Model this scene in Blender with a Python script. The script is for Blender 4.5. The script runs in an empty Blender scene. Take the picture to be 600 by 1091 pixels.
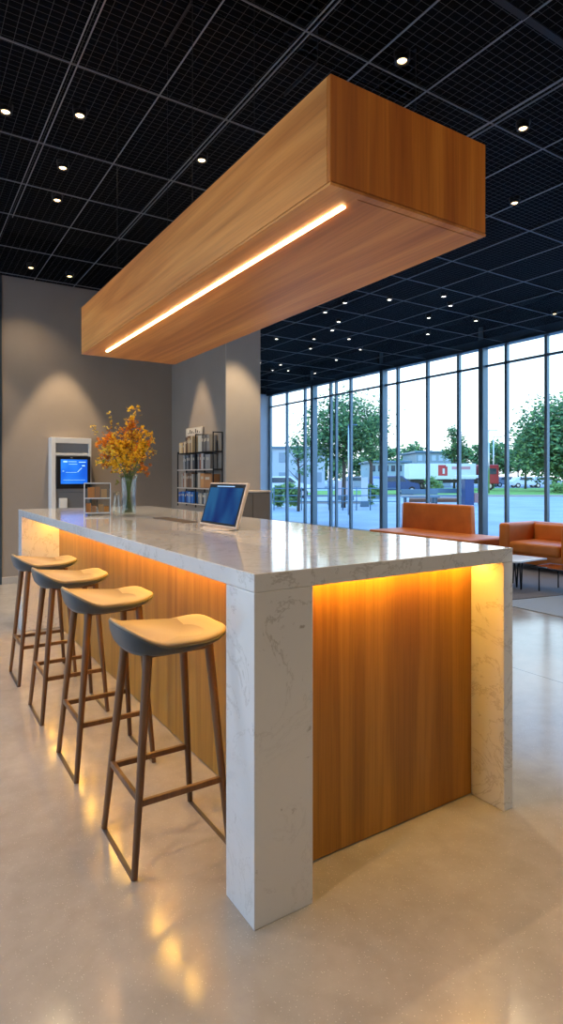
import bpy, bmesh, math, random
from mathutils import Vector, Matrix
random.seed(7)
PI = math.pi
sc = bpy.context.scene
COL = sc.collection
H, F, HOR, YAW = 1.38, 630.8, 508.3, math.radians(32.709)
CEIL = 3.96

# ------------------------------------------------------------------ helpers
OFF = {}

def tag(o, label=None, cat=None, group=None, kind=None):
    if label: o['label'] = label
    if cat: o['category'] = cat
    if group: o['group'] = group
    if kind: o['kind'] = kind
    return o

def thing(name, loc, label=None, cat=None, group=None, rz=0, kind=None):
    o = bpy.data.objects.new(name, None)
    o.empty_display_size = .1
    COL.objects.link(o)
    o.location = loc
    o.rotation_euler = (0, 0, rz)
    OFF[o.name] = Vector(loc)
    return tag(o, label, cat, group, kind)

def obj(name, bm, mat, parent=None, world=True, smooth=False, mats=None, auto=None):
    """link a bmesh as one mesh; geometry given in world space unless world=False"""
    me = bpy.data.meshes.new(name)
    o = bpy.data.objects.new(name, me)
    COL.objects.link(o)
    if parent is not None:
        off = OFF[parent.name]
        o.parent = parent
        OFF[o.name] = off
        if world:
            bmesh.ops.translate(bm, verts=bm.verts, vec=-off)
    else:
        # origin at the base centre of the thing
        if world and bm.verts:
            xs = [v.co.x for v in bm.verts]; ys = [v.co.y for v in bm.verts]; zs = [v.co.z for v in bm.verts]
            c = Vector(((min(xs)+max(xs))/2, (min(ys)+max(ys))/2, min(zs)))
            bmesh.ops.translate(bm, verts=bm.verts, vec=-c)
            o.location = c
            OFF[o.name] = c
        else:
            OFF[o.name] = Vector((0, 0, 0))
    bm.normal_update()
    bm.to_mesh(me); bm.free()
    for m in (mats or [mat]):
        me.materials.append(m)
    if smooth:
        for p in me.polygons: p.use_smooth = True
        if auto:
            import bmesh as _b
            b2 = _b.new(); b2.from_mesh(me)
            for e in b2.edges:
                if len(e.link_faces) == 2 and e.calc_face_angle(0) > auto: e.smooth = False
            b2.to_mesh(me); b2.free()
    return o

def nb(): return bmesh.new()

def box(bm, x0, x1, y0, y1, z0, z1, bev=0, seg=2, M=None, mi=0):
    r = bmesh.ops.create_cube(bm, size=1)
    vs = r['verts']
    bmesh.ops.scale(bm, verts=vs, vec=(x1-x0, y1-y0, z1-z0))
    bmesh.ops.translate(bm, verts=vs, vec=((x0+x1)/2, (y0+y1)/2, (z0+z1)/2))
    fs = set(f for v in vs for f in v.link_faces)
    if bev:
        es = list(set(e for v in vs for e in v.link_edges))
        g = bmesh.ops.bevel(bm, geom=es, offset=bev, segments=seg, affect='EDGES', profile=.5)
        vs = list(set(g['verts']) | set(v for f in g['faces'] for v in f.verts))
        fs = set(f for v in vs for f in v.link_faces)
        vs = list(set(v for f in fs for v in f.verts))
    if mi:
        for f in fs: f.material_index = mi
    if M is not None:
        bmesh.ops.transform(bm, matrix=M, verts=vs)
    return vs

def B(x0, x1, y0, y1, z0, z1, bev=0, seg=2):
    bm = nb(); box(bm, x0, x1, y0, y1, z0, z1, bev, seg); return bm

def cyl(bm, p0, p1, r0, r1=None, n=16, caps=True, rot=0):
    r1 = r0 if r1 is None else r1
    p0 = Vector(p0); p1 = Vector(p1)
    d = (p1-p0).normalized()
    up = Vector((0, 0, 1)) if abs(d.z) < .95 else Vector((0, 1, 0))
    a = d.cross(up).normalized(); b = d.cross(a)
    rings = []
    for p, r in ((p0, r0), (p1, r1)):
        rings.append([bm.verts.new(p+(a*math.cos(t)+b*math.sin(t))*r) for t in [rot+2*PI*i/n for i in range(n)]])
    for i in range(n):
        bm.faces.new((rings[0][i], rings[0][(i+1) % n], rings[1][(i+1) % n], rings[1][i]))
    if caps:
        bm.faces.new(rings[0][::-1]); bm.faces.new(rings[1])
    return rings

def tube(bm, pts, rads, n=6):
    pts = [Vector(p) for p in pts]
    prev = None
    for i, p in enumerate(pts):
        d = (pts[min(i+1, len(pts)-1)]-pts[max(i-1, 0)]).normalized()
        up = Vector((1, 0, 0)) if abs(d.x) < .8 else Vector((0, 1, 0))
        a = d.cross(up).normalized(); b = d.cross(a)
        r = rads[i] if isinstance(rads, (list, tuple)) else rads
        ring = [bm.verts.new(p+(a*math.cos(2*PI*k/n)+b*math.sin(2*PI*k/n))*r) for k in range(n)]
        if prev:
            for k in range(n):
                bm.faces.new((prev[k], prev[(k+1) % n], ring[(k+1) % n], ring[k]))
        else:
            bm.faces.new(ring[::-1])
        prev = ring
    bm.faces.new(prev)

def lathe(bm, prof, c=(0, 0, 0), n=32, close=False):
    prev = None
    first = None
    for r, z in prof:
        ring = [bm.verts.new((c[0]+r*math.cos(2*PI*k/n), c[1]+r*math.sin(2*PI*k/n), c[2]+z)) for k in range(n)]
        if prev:
            for k in range(n):
                bm.faces.new((prev[k], prev[(k+1) % n], ring[(k+1) % n], ring[k]))
        else: first = ring
        prev = ring
    if not close:
        bm.faces.new(first[::-1]); bm.faces.new(prev)
    else:
        for k in range(n):
            bm.faces.new((prev[k], prev[(k+1) % n], first[(k+1) % n], first[k]))

def prism(bm, pts, z0, z1):
    lo = [bm.verts.new((p[0], p[1], z0)) for p in pts]
    hi = [bm.verts.new((p[0], p[1], z1)) for p in pts]
    n = len(pts)
    bm.faces.new(lo[::-1]); bm.faces.new(hi)
    for i in range(n):
        bm.faces.new((lo[i], lo[(i+1) % n], hi[(i+1) % n], hi[i]))

def copy_tree(o, parent=None):
    c = o.copy(); COL.objects.link(c)
    if parent is not None: c.parent = parent
    OFF[c.name] = OFF.get(o.name, Vector())
    for ch in list(o.children):
        copy_tree(ch, c)
    return c

# ------------------------------------------------------------------ materials
MAT = {}
def mat(name, col=(.5, .5, .5), rough=.5, metal=0, spec=.5, em=None, es=0, coat=0, trans=0, ior=1.45, sheen=0):
    m = bpy.data.materials.new(name); m.use_nodes = True
    b = m.node_tree.nodes['Principled BSDF']
    b.inputs['Base Color'].default_value = (*col, 1)
    b.inputs['Roughness'].default_value = rough
    b.inputs['Metallic'].default_value = metal
    b.inputs['Specular IOR Level'].default_value = spec
    b.inputs['Coat Weight'].default_value = coat
    b.inputs['Transmission Weight'].default_value = trans
    b.inputs['IOR'].default_value = ior
    b.inputs['Sheen Weight'].default_value = sheen
    if em:
        b.inputs['Emission Color'].default_value = (*em, 1)
        b.inputs['Emission Strength'].default_value = es
    MAT[name] = m
    return m

def nodes(m): return m.node_tree.nodes, m.node_tree.links, m.node_tree.nodes['Principled BSDF']

def texco(m, scale=(1, 1, 1), kind='Object', rot=(0, 0, 0)):
    N, L, b = nodes(m)
    t = N.new('ShaderNodeTexCoord'); mp = N.new('ShaderNodeMapping')
    mp.inputs['Scale'].default_value = scale
    mp.inputs['Rotation'].default_value = rot
    L.new(t.outputs[kind], mp.inputs['Vector'])
    return mp.outputs['Vector']

def noise(m, vec, scale=5, detail=4, rough=.5, dist=0):
    N, L, b = nodes(m)
    n = N.new('ShaderNodeTexNoise')
    n.inputs['Scale'].default_value = scale; n.inputs['Detail'].default_value = detail
    n.inputs['Roughness'].default_value = rough; n.inputs['Distortion'].default_value = dist
    L.new(vec, n.inputs['Vector'])
    return n.outputs['Fac']

def ramp(m, fac, stops):
    N, L, b = nodes(m)
    r = N.new('ShaderNodeValToRGB')
    e = r.color_ramp.elements
    while len(e) < len(stops): e.new(.5)
    for i, (p, c) in enumerate(stops):
        e[i].position = p; e[i].color = (*c, 1) if len(c) == 3 else c
    L.new(fac, r.inputs['Fac'])
    return r.outputs['Color']

def mixc(m, fac, a, c, mode='MIX'):
    N, L, b = nodes(m)
    x = N.new('ShaderNodeMix'); x.data_type = 'RGBA'; x.blend_type = mode
    if isinstance(fac, (int, float)): x.inputs[0].default_value = fac
    else: L.new(fac, x.inputs[0])
    for i, v in ((6, a), (7, c)):
        if isinstance(v, tuple): x.inputs[i].default_value = (*v, 1)
        else: L.new(v, x.inputs[i])
    return x.outputs[2]

def bump(m, fac, strength=.2, dist=.002):
    N, L, b = nodes(m)
    bp = N.new('ShaderNodeBump'); bp.inputs['Strength'].default_value = strength; bp.inputs['Distance'].default_value = dist
    L.new(fac, bp.inputs['Height']); L.new(bp.outputs['Normal'], b.inputs['Normal'])

def wood(name, c0, c1, c2, grain='Y', rough=.38, tight=1.0):
    """c0 dark streak, c1 mid, c2 light; the grain runs along the given axis"""
    m = mat(name, c1, rough)
    N, L, b = nodes(m)
    s = {'X': (.18, 3, 3), 'Y': (3, .18, 3), 'Z': (3, 3, .18)}[grain]
    s2 = {'X': (.5, 26, 26), 'Y': (26, .5, 26), 'Z': (26, 26, .5)}[grain]
    v1 = texco(m, tuple(k*tight for k in s)); v2 = texco(m, tuple(k*tight for k in s2))
    n1 = noise(m, v1, 2.2, 3, .55, .9); n2 = noise(m, v2, 3.0, 5, .65, .2)
    a = ramp(m, n1, [(.36, c0), (.5, c1), (.66, c2)])
    g = ramp(m, n2, [(.25, (.62, .62, .62)), (.55, (1, 1, 1)), (.8, (1.0, 1.0, 1.0))])
    L.new(mixc(m, .75, a, g, 'MULTIPLY'), b.inputs['Base Color'])
    bump(m, n2, .08, .001)
    return m

oak_long = wood('oak_long_grain', (.42, .15, .03), (.56, .225, .05), (.68, .31, .08), 'Y', .36)
oak_end = wood('oak_end_board', (.40, .115, .010), (.54, .18, .018), (.66, .25, .03), 'Z', .4, 1.3)
oak_vert = wood('oak_vertical_grain', (.31, .125, .013), (.38, .165, .019), (.45, .205, .028), 'Z', .4, 1.5)
walnut = wood('stained_ash', (.09, .042, .017), (.14, .066, .026), (.19, .094, .038), 'Z', .42)

quartz = mat('white_quartz', (.7, .69, .67), .1, coat=.3)
N, L, b = nodes(quartz)
vq = texco(quartz)
n1 = noise(quartz, vq, 3.6, 8, .68, 1.2)
veins = ramp(quartz, n1, [(.0, (.66, .65, .63)), (.470, (.66, .65, .63)), (.488, (.46, .44, .41)), (.502, (.66, .65, .63)), (1, (.71, .70, .68))])
n2 = noise(quartz, vq, 26, 4, .6, .4)
sp = ramp(quartz, n2, [(.0, (.5, .47, .43)), (.27, (.62, .59, .55)), (.33, (1, 1, 1)), (1, (1, 1, 1))])
n3 = noise(quartz, vq, 1.1, 2, .5, .3)
msk = ramp(quartz, n3, [(.30, (0, 0, 0)), (.48, (1, 1, 1))])
base = mixc(quartz, msk, (.67, .66, .64), veins)
L.new(mixc(quartz, 1.0, base, sp, 'MULTIPLY'), b.inputs['Base Color'])

concrete = mat('polished_concrete', (.45, .4, .34), .22, spec=.7)
N, L, b = nodes(concrete)
vc = texco(concrete)
c1 = noise(concrete, vc, .9, 6, .6, .5)
c2 = noise(concrete, vc, 9, 5, .6, .3)
vo = N.new('ShaderNodeTexVoronoi'); vo.inputs['Scale'].default_value = 150; L.new(vc, vo.inputs['Vector'])
ag = ramp(concrete, vo.outputs['Distance'], [(.0, (1, 1, 1)), (.16, (1, 1, 1)), (.26, (0, 0, 0))])
sc_c = N.new('ShaderNodeSeparateColor'); L.new(vo.outputs['Color'], sc_c.inputs[0])
agm = mixc(concrete, 1.0, ag, ramp(concrete, sc_c.outputs[0], [(.72, (0, 0, 0)), (.8, (1, 1, 1))]), 'MULTIPLY')
ca = ramp(concrete, c1, [(.3, (.30, .27, .235)), (.5, (.37, .34, .30)), (.7, (.43, .40, .36))])
cb = mixc(concrete, .6, ca, ramp(concrete, c2, [(.3, (.82, .82, .82)), (.7, (1.08, 1.08, 1.08))]), 'MULTIPLY')
cc = mixc(concrete, agm, cb, (.54, .50, .43))
# saw-cut control joints every 3.2 m
sx = N.new('ShaderNodeSeparateXYZ'); tc = N.new('ShaderNodeTexCoord'); L.new(tc.outputs['Object'], sx.inputs[0])
jl = None
for ax, o0, per in (('X', 3.73, 12.0),):
    a = N.new('ShaderNodeMath'); a.operation = 'SUBTRACT'; L.new(sx.outputs[ax], a.inputs[0]); a.inputs[1].default_value = o0
    w = N.new('ShaderNodeMath'); w.operation = 'PINGPONG'; L.new(a.outputs[0], w.inputs[0]); w.inputs[1].default_value = per/2
    l = N.new('ShaderNodeMath'); l.operation = 'LESS_THAN'; L.new(w.outputs[0], l.inputs[0]); l.inputs[1].default_value = .005
    if jl is None: jl = l.outputs[0]
    else:
        mx = N.new('ShaderNodeMath'); mx.operation = 'MAXIMUM'; L.new(jl, mx.inputs[0]); L.new(l.outputs[0], mx.inputs[1]); jl = mx.outputs[0]
L.new(mixc(concrete, jl, cc, (.12, .11, .1)), b.inputs['Base Color'])
rr = N.new('ShaderNodeMapRange'); L.new(c2, rr.inputs['Value']); rr.inputs['To Min'].default_value = .10; rr.inputs['To Max'].default_value = .2
L.new(rr.outputs[0], b.inputs['Roughness'])
bump(concrete, c2, .05, .002)

def plaster(name, c):
    m = mat(name, c, .8)
    v = texco(m); n = noise(m, v, 2.2, 5, .6)
    N, L, b = nodes(m)
    L.new(mixc(m, .35, c, ramp(m, n, [(.3, tuple(k*.85 for k in c)), (.7, tuple(min(1, k*1.1) for k in c))])), b.inputs['Base Color'])
    bump(m, noise(m, v, 120, 2), .06, .001)
    return m
wall_m = plaster('warm_grey_plaster', (.29, .243, .203))
wall2_m = plaster('light_taupe_plaster', (.40, .36, .32))
wall3_m = plaster('cool_pale_plaster', (.55, .60, .64))
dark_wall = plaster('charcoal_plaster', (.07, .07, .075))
white_paint = mat('white_paint', (.72, .71, .69), .45)
black_ceiling = mat('black_ceiling_paint', (.007, .008, .010), .9, spec=.03)
bar_metal = mat('dark_grid_bar', (.32, .33, .34), .4, .6)
duct_m = mat('dark_galvanised', (.26, .25, .23), .45, .6)
alu = mat('blue_grey_aluminium', (.13, .21, .27), .4, .4)
alu_dark = mat('dark_aluminium', (.06, .09, .115), .4, .6)
steel = mat('brushed_steel', (.55, .56, .57), .3, 1)
black_m = mat('black_plastic', (.01, .01, .012), .35)
black_metal = mat('black_metal', (.02, .022, .026), .4, .6)
strip_m = mat('dark_floor_strip', (.11, .095, .085), .45, .5)
bronze = mat('bronze_laminate', (.15, .115, .085), .45)
champagne = mat('champagne_plastic', (.62, .52, .42), .35)
grey_panel = mat('grey_panel', (.26, .26, .27), .5)
slate = mat('slate_shell', (.032, .042, .048), .55, sheen=.2)
tan = mat('tan_upholstery', (.25, .20, .135), .62, sheen=.2)
N, L, b = nodes(tan); v = texco(tan); bump(tan, noise(tan, v, 260, 2), .15, .0006)
leather = mat('orange_leather', (.60, .165, .022), .42)
N, L, b = nodes(leather); v = texco(leather)
L.new(ramp(leather, noise(leather, v, 4, 4), [(.3, (.52, .135, .018)), (.7, (.66, .19, .028))]), b.inputs['Base Color'])
bump(leather, noise(leather, v, 90, 4), .12, .001)
leather_seam = mat('dark_orange_piping', (.40, .13, .03), .5)
sage = mat('grey_green_fabric', (.24, .29, .26), .8)
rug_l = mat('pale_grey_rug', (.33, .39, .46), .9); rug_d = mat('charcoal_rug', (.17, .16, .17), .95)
for r_ in (rug_l, rug_d):
    v = texco(r_); bump(r_, noise(r_, v, 200, 2), .4, .003)
marble = mat('pale_stone_top', (.72, .74, .78), .15)

def emis(name, c, s):
    m = bpy.data.materials.new(name); m.use_nodes = True
    N = m.node_tree.nodes; L = m.node_tree.links
    N.remove(N['Principled BSDF'])
    e = N.new('ShaderNodeEmission'); e.inputs[0].default_value = (*c, 1); e.inputs[1].default_value = s
    L.new(e.outputs[0], N['Material Output'].inputs[0])
    return m
led_beam = emis('led_warm', (1.0, .56, .22), 19)
led_under = emis('led_amber', (1.0, .50, .055), 42.0)
lens_warm = emis('lens_warm', (1.0, .66, .32), 4.5)
lens_white = emis('lens_white', (1.0, .92, .80), 6)

def thinglass(name, tint, refl=1.0, rough=0.0):
    m = bpy.data.materials.new(name); m.use_nodes = True
    N = m.node_tree.nodes; L = m.node_tree.links
    N.remove(N['Principled BSDF'])
    t = N.new('ShaderNodeBsdfTransparent'); t.inputs[0].default_value = (*tint, 1)
    g = N.new('ShaderNodeBsdfGlossy'); g.inputs['Roughness'].default_value = rough
    fr = N.new('ShaderNodeLayerWeight'); fr.inputs['Blend'].default_value = .5
    pw = N.new('ShaderNodeMath'); pw.operation = 'POWER'; pw.inputs[1].default_value = 4.5; L.new(fr.outputs['Facing'], pw.inputs[0])
    mu = N.new('ShaderNodeMath'); mu.operation = 'MULTIPLY_ADD'; mu.inputs[1].default_value = .8*refl; mu.inputs[2].default_value = .035*refl
    L.new(pw.outputs[0], mu.inputs[0])
    mx = N.new('ShaderNodeMixShader'); L.new(mu.outputs[0], mx.inputs[0])
    L.new(t.outputs[0], mx.inputs[1]); L.new(g.outputs[0], mx.inputs[2])
    L.new(mx.outputs[0], N['Material Output'].inputs[0])
    return m
glass = thinglass('facade_glass', (.90, .965, 1.0), .5)
clear = thinglass('clear_glass', (.95, .98, .98), 1.2)
acrylic = thinglass('clear_acrylic', (.88, .91, .93), 1.4)
table_glass = thinglass('blue_table_glass', (.35, .5, .6), 1.6)
water_m = thinglass('water', (.93, .98, .97), .8)

# wire mesh of the ceiling
wire = bpy.data.materials.new('ceiling_wire_mesh'); wire.use_nodes = True
N = wire.node_tree.nodes; L = wire.node_tree.links; b = N['Principled BSDF']
b.inputs['Base Color'].default_value = (.06, .065, .07, 1); b.inputs['Roughness'].default_value = .45; b.inputs['Metallic'].default_value = .5
tc = N.new('ShaderNodeTexCoord'); sx = N.new('ShaderNodeSeparateXYZ'); L.new(tc.outputs['Object'], sx.inputs[0])
outs = []
for ax, per in (('X', .07), ('Y', .05)):
    a = N.new('ShaderNodeMath'); a.operation = 'PINGPONG'; L.new(sx.outputs[ax], a.inputs[0]); a.inputs[1].default_value = per/2
    l = N.new('ShaderNodeMath'); l.operation = 'LESS_THAN'; L.new(a.outputs[0], l.inputs[0]); l.inputs[1].default_value = .0013
    outs.append(l.outputs[0])
mx = N.new('ShaderNodeMath'); mx.operation = 'MAXIMUM'; L.new(outs[0], mx.inputs[0]); L.new(outs[1], mx.inputs[1])
L.new(mx.outputs[0], b.inputs['Alpha'])

def screen(name, c0, c1, c2, s, scale):
    m = mat(name, (.005, .01, .03), .12)
    N, L, b = nodes(m)
    n = noise(m, texco(m, scale), 1.0, 1, .4, .2)
    L.new(ramp(m, n, [(.36, c0), (.5, c1), (.66, c2)]), b.inputs['Emission Color'])
    b.inputs['Emission Strength'].default_value = s
    return m
scr_kiosk = screen('kiosk_screen_blue', (.01, .10, .62), (.015, .16, .78), (.03, .24, .9), .6, (3, 1, 3))
scr_tab = screen('tablet_screen_blue', (.008, .02, .17), (.012, .07, .27), (.03, .17, .40), .28, (2, 7, 3))
ui_line = emis('screen_marks', (.35, .62, 1.0), .8)

# ------------------------------------------------------------------ room shell
XL, YF, YB, XR, YE = -2.6, -4.2, 8.35, 9.8, 15.95
TOP = 4.55
bm = nb(); box(bm, XL-.2, XR+.12, YF-.2, YE+.2, -.15, 0)
fl = obj('floor', bm, concrete, world=False); tag(fl, kind='structure')

bm = nb(); box(bm, XL-.2, XR+.2, YF-.2, YE+.2, TOP, TOP+.15)
ceil = obj('ceiling', bm, black_ceiling, world=False); tag(ceil, kind='structure')
bm = nb()
q = [bm.verts.new(p) for p in ((XL, YF, CEIL+.012), (XR-.05, YF, CEIL+.012), (XR-.05, YE, CEIL+.012), (XL, YE, CEIL+.012))]
bm.faces.new(q)
obj('mesh_panel', bm, wire, ceil)
xlines = [-2.0, -1.4, -.8, -.25, .32, .89, 1.47, 1.97, 2.45, 2.96, 3.61, 4.25, 4.9, 5.55, 6.2, 6.93, 7.67, 8.68]
ylines = [-3.5, -2.7, -1.9, -1.15, -.4, .35, 1.2, 2.06, 2.81, 3.82, 4.86, 5.62, 6.34, 7.24, 8.2, 9.2, 10.2, 11.3, 12.4, 13.5, 14.6]
for x in xlines:
    w = .005 if x != 3.61 else .012
    y1 = YB if x < 3.4 else YE
    if x == 3.61: y1 = 6.5
    obj('grid_bar', B(x-w/2, x+w/2, YF, y1, CEIL-.001, CEIL+.008), bar_metal, ceil)
for y in ylines:
    w = .005 if y != 2.06 else .04
    x0 = XL if y < YB else 3.95
    obj('grid_bar', B(x0, XR-.06, y-w/2, y+w/2, CEIL-.0005, CEIL+.009), black_metal if y == 2.06 else bar_metal, ceil)
# second rails beside some of the bars
for x in (2.0, .93, 3.66):
    obj('grid_rail', B(x-.0025, x+.0025, YF, 6.4, CEIL-.001, CEIL+.01), bar_metal, ceil)

# cable tray above the mesh
t = thing('cable_tray', (1.4, 3.35, 4.12), 'bundle of dark conduits in a tray above the wire ceiling mesh', 'cable tray')
obj('tray_bed', B(-2.4, 3.4, 3.16, 3.54, 4.12, 4.13), black_ceiling, t)
for k in range(9):
    bm = nb(); cyl(bm, (-2.4, 3.19+k*.04, 4.145), (3.4, 3.19+k*.04, 4.145), .009, n=8)
    obj('conduit', bm, duct_m, t, smooth=True)
for k in range(7):
    obj('hanger', B(-2.2+k*.9, -2.19+k*.9, 3.15, 3.55, 4.10, TOP), black_metal, t)

# walls
def wallo(name, x0, x1, y0, y1, z0, z1, m):
    return tag(obj(name, B(x0, x1, y0, y1, z0, z1), m), kind='structure')
wallo('wall_back', 1.085, 3.41, YB, YB+.2, 0, CEIL+.02, wall_m)
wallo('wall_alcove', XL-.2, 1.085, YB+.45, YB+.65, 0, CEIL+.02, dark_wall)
wallo('wall_side', 3.41, 3.90, 6.60, YE+.2, 0, CEIL+.02, wall_m)
wallo('wall_pier', 3.405, 3.905, 6.585, 6.60, 1.21, CEIL+.02, wall2_m)
wallo('wall_far', 3.90, XR, YE, YE+.2, 0, CEIL+.02, wall3_m)
wallo('wall_front', XL-.2, XR+.1, YF-.2, YF, 0, CEIL+.02, wall_m)
for n_, q_ in (('trim_6', (1.0, 3.41, YB, YB+.2)), ('trim_7', (XL-.2, 1.0, YB+.45, YB+.65)), ('trim_8', (3.41, 3.9, 6.6, YE+.2)), ('trim_9', (3.9, XR-.1, YE, YE+.2)), ('trim_10', (XL-.2, XR+.1, YF-.2, YF))):
    wallo(n_, *q_, CEIL+.02, TOP, black_ceiling)
tag(obj('trim_1', B(1.045, 1.085, YB-.02, YB+.45, 0, CEIL, .004), alu_dark), kind='structure')
tag(obj('baseboard_back', B(1.085, 3.41, YB-.018, YB, 0, .09, .003), wall2_m), kind='structure')
tag(obj('baseboard_side', B(3.392, 3.41, 6.6, YB-.018, 0, .09, .003), wall2_m), kind='structure')
tag(obj('baseboard_alcove', B(XL, 1.045, YB+.432, YB+.45, 0, .09, .003), alu_dark), kind='structure')

# facade: window_1, from floor to ceiling on the right
w1 = thing('window_1', (XR, 6, 0), kind='structure')
mull = [15.9, 14.95, 14.0, 12.78, 12.54, 11.93, 10.2, 9.27, 8.40, 7.24, 6.40, 5.45, 4.45, 3.45, 2.4, 1.4, .4, -.6, -1.6, -2.6, -3.6]
for y in mull:
    dk = .028 if y not in (12.54,) else .02
    obj('mullion', B(XR-.04, XR+.045, y-dk, y+dk, .04, CEIL+.4, .004, 1), alu, w1)
for y in (13.52, 10.66, 7.76, 4.95, 1.9, -1.1):
    obj('facade_column', B(XR-.12, XR+.05, y-.055, y+.055, .04, CEIL+.4, .008, 2), alu, w1)
obj('transom', B(XR-.03, XR+.03, YF, YE, 3.565, 3.605), alu, w1)
obj('sill', B(XR-.09, XR+.07, YF, YE, 0, .05, .004), alu_dark, w1)
obj('head_rail', B(XR-.13, XR+.07, YF, YE, 3.93, 4.1, .004), alu_dark, w1)
ys = sorted(mull + [YE, YF])
for a_, b_ in zip(ys[:-1], ys[1:]):
    if b_-a_ < .1: continue
    obj('glass_pane', B(XR-.004, XR+.004, a_+.01, b_-.01, .05, TOP), glass, w1)
wallo('trim_2', XR-.1, XR+.12, YF-.2, YE+.2, 4.1, TOP, black_ceiling)

# left glazed wall: window_2 (outside the picture, lets the sky light the counter's left side)
w2 = thing('window_2', (XL, 2, 0), kind='structure')
for k in range(5, 13):
    y = YF+k*1.05
    obj('mullion', B(XL-.04, XL+.04, y-.025, y+.025, 0, TOP), alu, w2)
obj('transom', B(XL-.03, XL+.03, 1.03, YB+.45, 3.2, 3.25), alu, w2)
obj('sill', B(XL-.05, XL+.05, 1.03, YB+.45, 0, .06), alu_dark, w2)
for k in range(5, 12):
    y = YF+k*1.05
    obj('glass_pane', B(XL-.004, XL+.004, y+.03, y+1.02, .06, 4.3), glass, w2)
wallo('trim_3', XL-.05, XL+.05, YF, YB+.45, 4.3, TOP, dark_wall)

wallo('wall_left_added', XL-.1, XL+.04, YF, 1.03, 0, CEIL+.3, wall_m)  # unseen solid wall, added to keep sky light off the counter's near end
# ------------------------------------------------------------------ counter
CX0, CX1, CY0, CY1, CH = .902, 2.149, 1.558, 5.863, 1.085
ST = .058
ct = thing('bar_counter', (1.52, 3.7, 0), 'long white quartz waterfall counter with glowing oak panels underneath', 'counter')
obj('countertop', B(CX0, CX1, CY0, CY1, CH-ST, CH, .003), quartz, ct)
obj('waterfall_pier', B(CX0, 1.122, CY0, 1.745, 0, CH-ST, .003), quartz, ct)
obj('waterfall_panel', B(2.09, CX1, CY0, CY1-.12, 0, CH-ST, .003), quartz, ct)
obj('waterfall_end', B(CX0, CX1, 5.70, CY1, 0, CH-ST, .003), quartz, ct)
obj('end_panel', B(1.118, 2.088, 1.722, 1.75, .006, CH-ST, .001), oak_vert, ct)
obj('side_panel', B(1.225, 1.25, 1.75, 5.70, .006, CH-ST, .001), oak_vert, ct)
obj('led_strip', B(1.125, 2.085, 1.662, 1.676, CH-ST-.008, CH-ST-.001), led_under, ct)
obj('led_strip', B(1.150, 1.166, 1.76, 5.69, CH-ST-.008, CH-ST-.001), led_under, ct)
obj('plinth', B(1.25, 2.09, 1.75, 5.7, 0, .05), black_m, ct)

# ------------------------------------------------------------------ ceiling beam lamp
BX0, BX1, BY0, BY1, BZ0, BZ1 = 1.123, 1.86, 1.467, 4.495, 2.29, 2.637
bl = thing('pendant_beam', (1.49, 2.98, BZ0), 'long oak box beam hanging over the counter with a glowing light slot', 'pendant light')
bm = nb(); box(bm, BX0, BX1, BY0+.018, BY1, BZ0+.012, BZ1, .002, 1)
obj('casing', bm, oak_long, bl)
obj('end_board', B(BX0, BX1, BY0, BY0+.018, BZ0+.012, BZ1, .002, 1), oak_end, bl)
bm = nb(); box(bm, BX0+.004, BX1-.004, BY0+.004, BY1-.004, BZ0+.008, BZ0+.0125)
obj('shadow_gap', bm, black_m, bl)
bm = nb()
# underside board with a slot for the light
sx0, sx1, sy0, sy1 = 1.241, 1.259, 1.56, 4.28
box(bm, BX0, sx0, BY0, BY1, BZ0, BZ0+.009)
box(bm, sx1, BX1, BY0+.035, BY1, BZ0, BZ0+.009)
box(bm, sx1, BX1, BY0, BY0+.031, BZ0, BZ0+.009)
box(bm, sx0, sx1, BY0, sy0, BZ0, BZ0+.009); box(bm, sx0, sx1, sy1, BY1, BZ0, BZ0+.009)
obj('underside_board', bm, oak_long, bl)
obj('light_strip', B(sx0, sx1, sy0, sy1, BZ0-.006, BZ0+.006, .002, 1), led_beam, bl)
for x, y in ((1.3, 2.9), (1.68, 2.9), (1.3, 4.2), (1.68, 4.2)):
    bm = nb(); cyl(bm, (x, y, BZ1), (x, y, TOP), .0018, n=6)
    obj('suspension_cable', bm, black_metal, bl)

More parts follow.
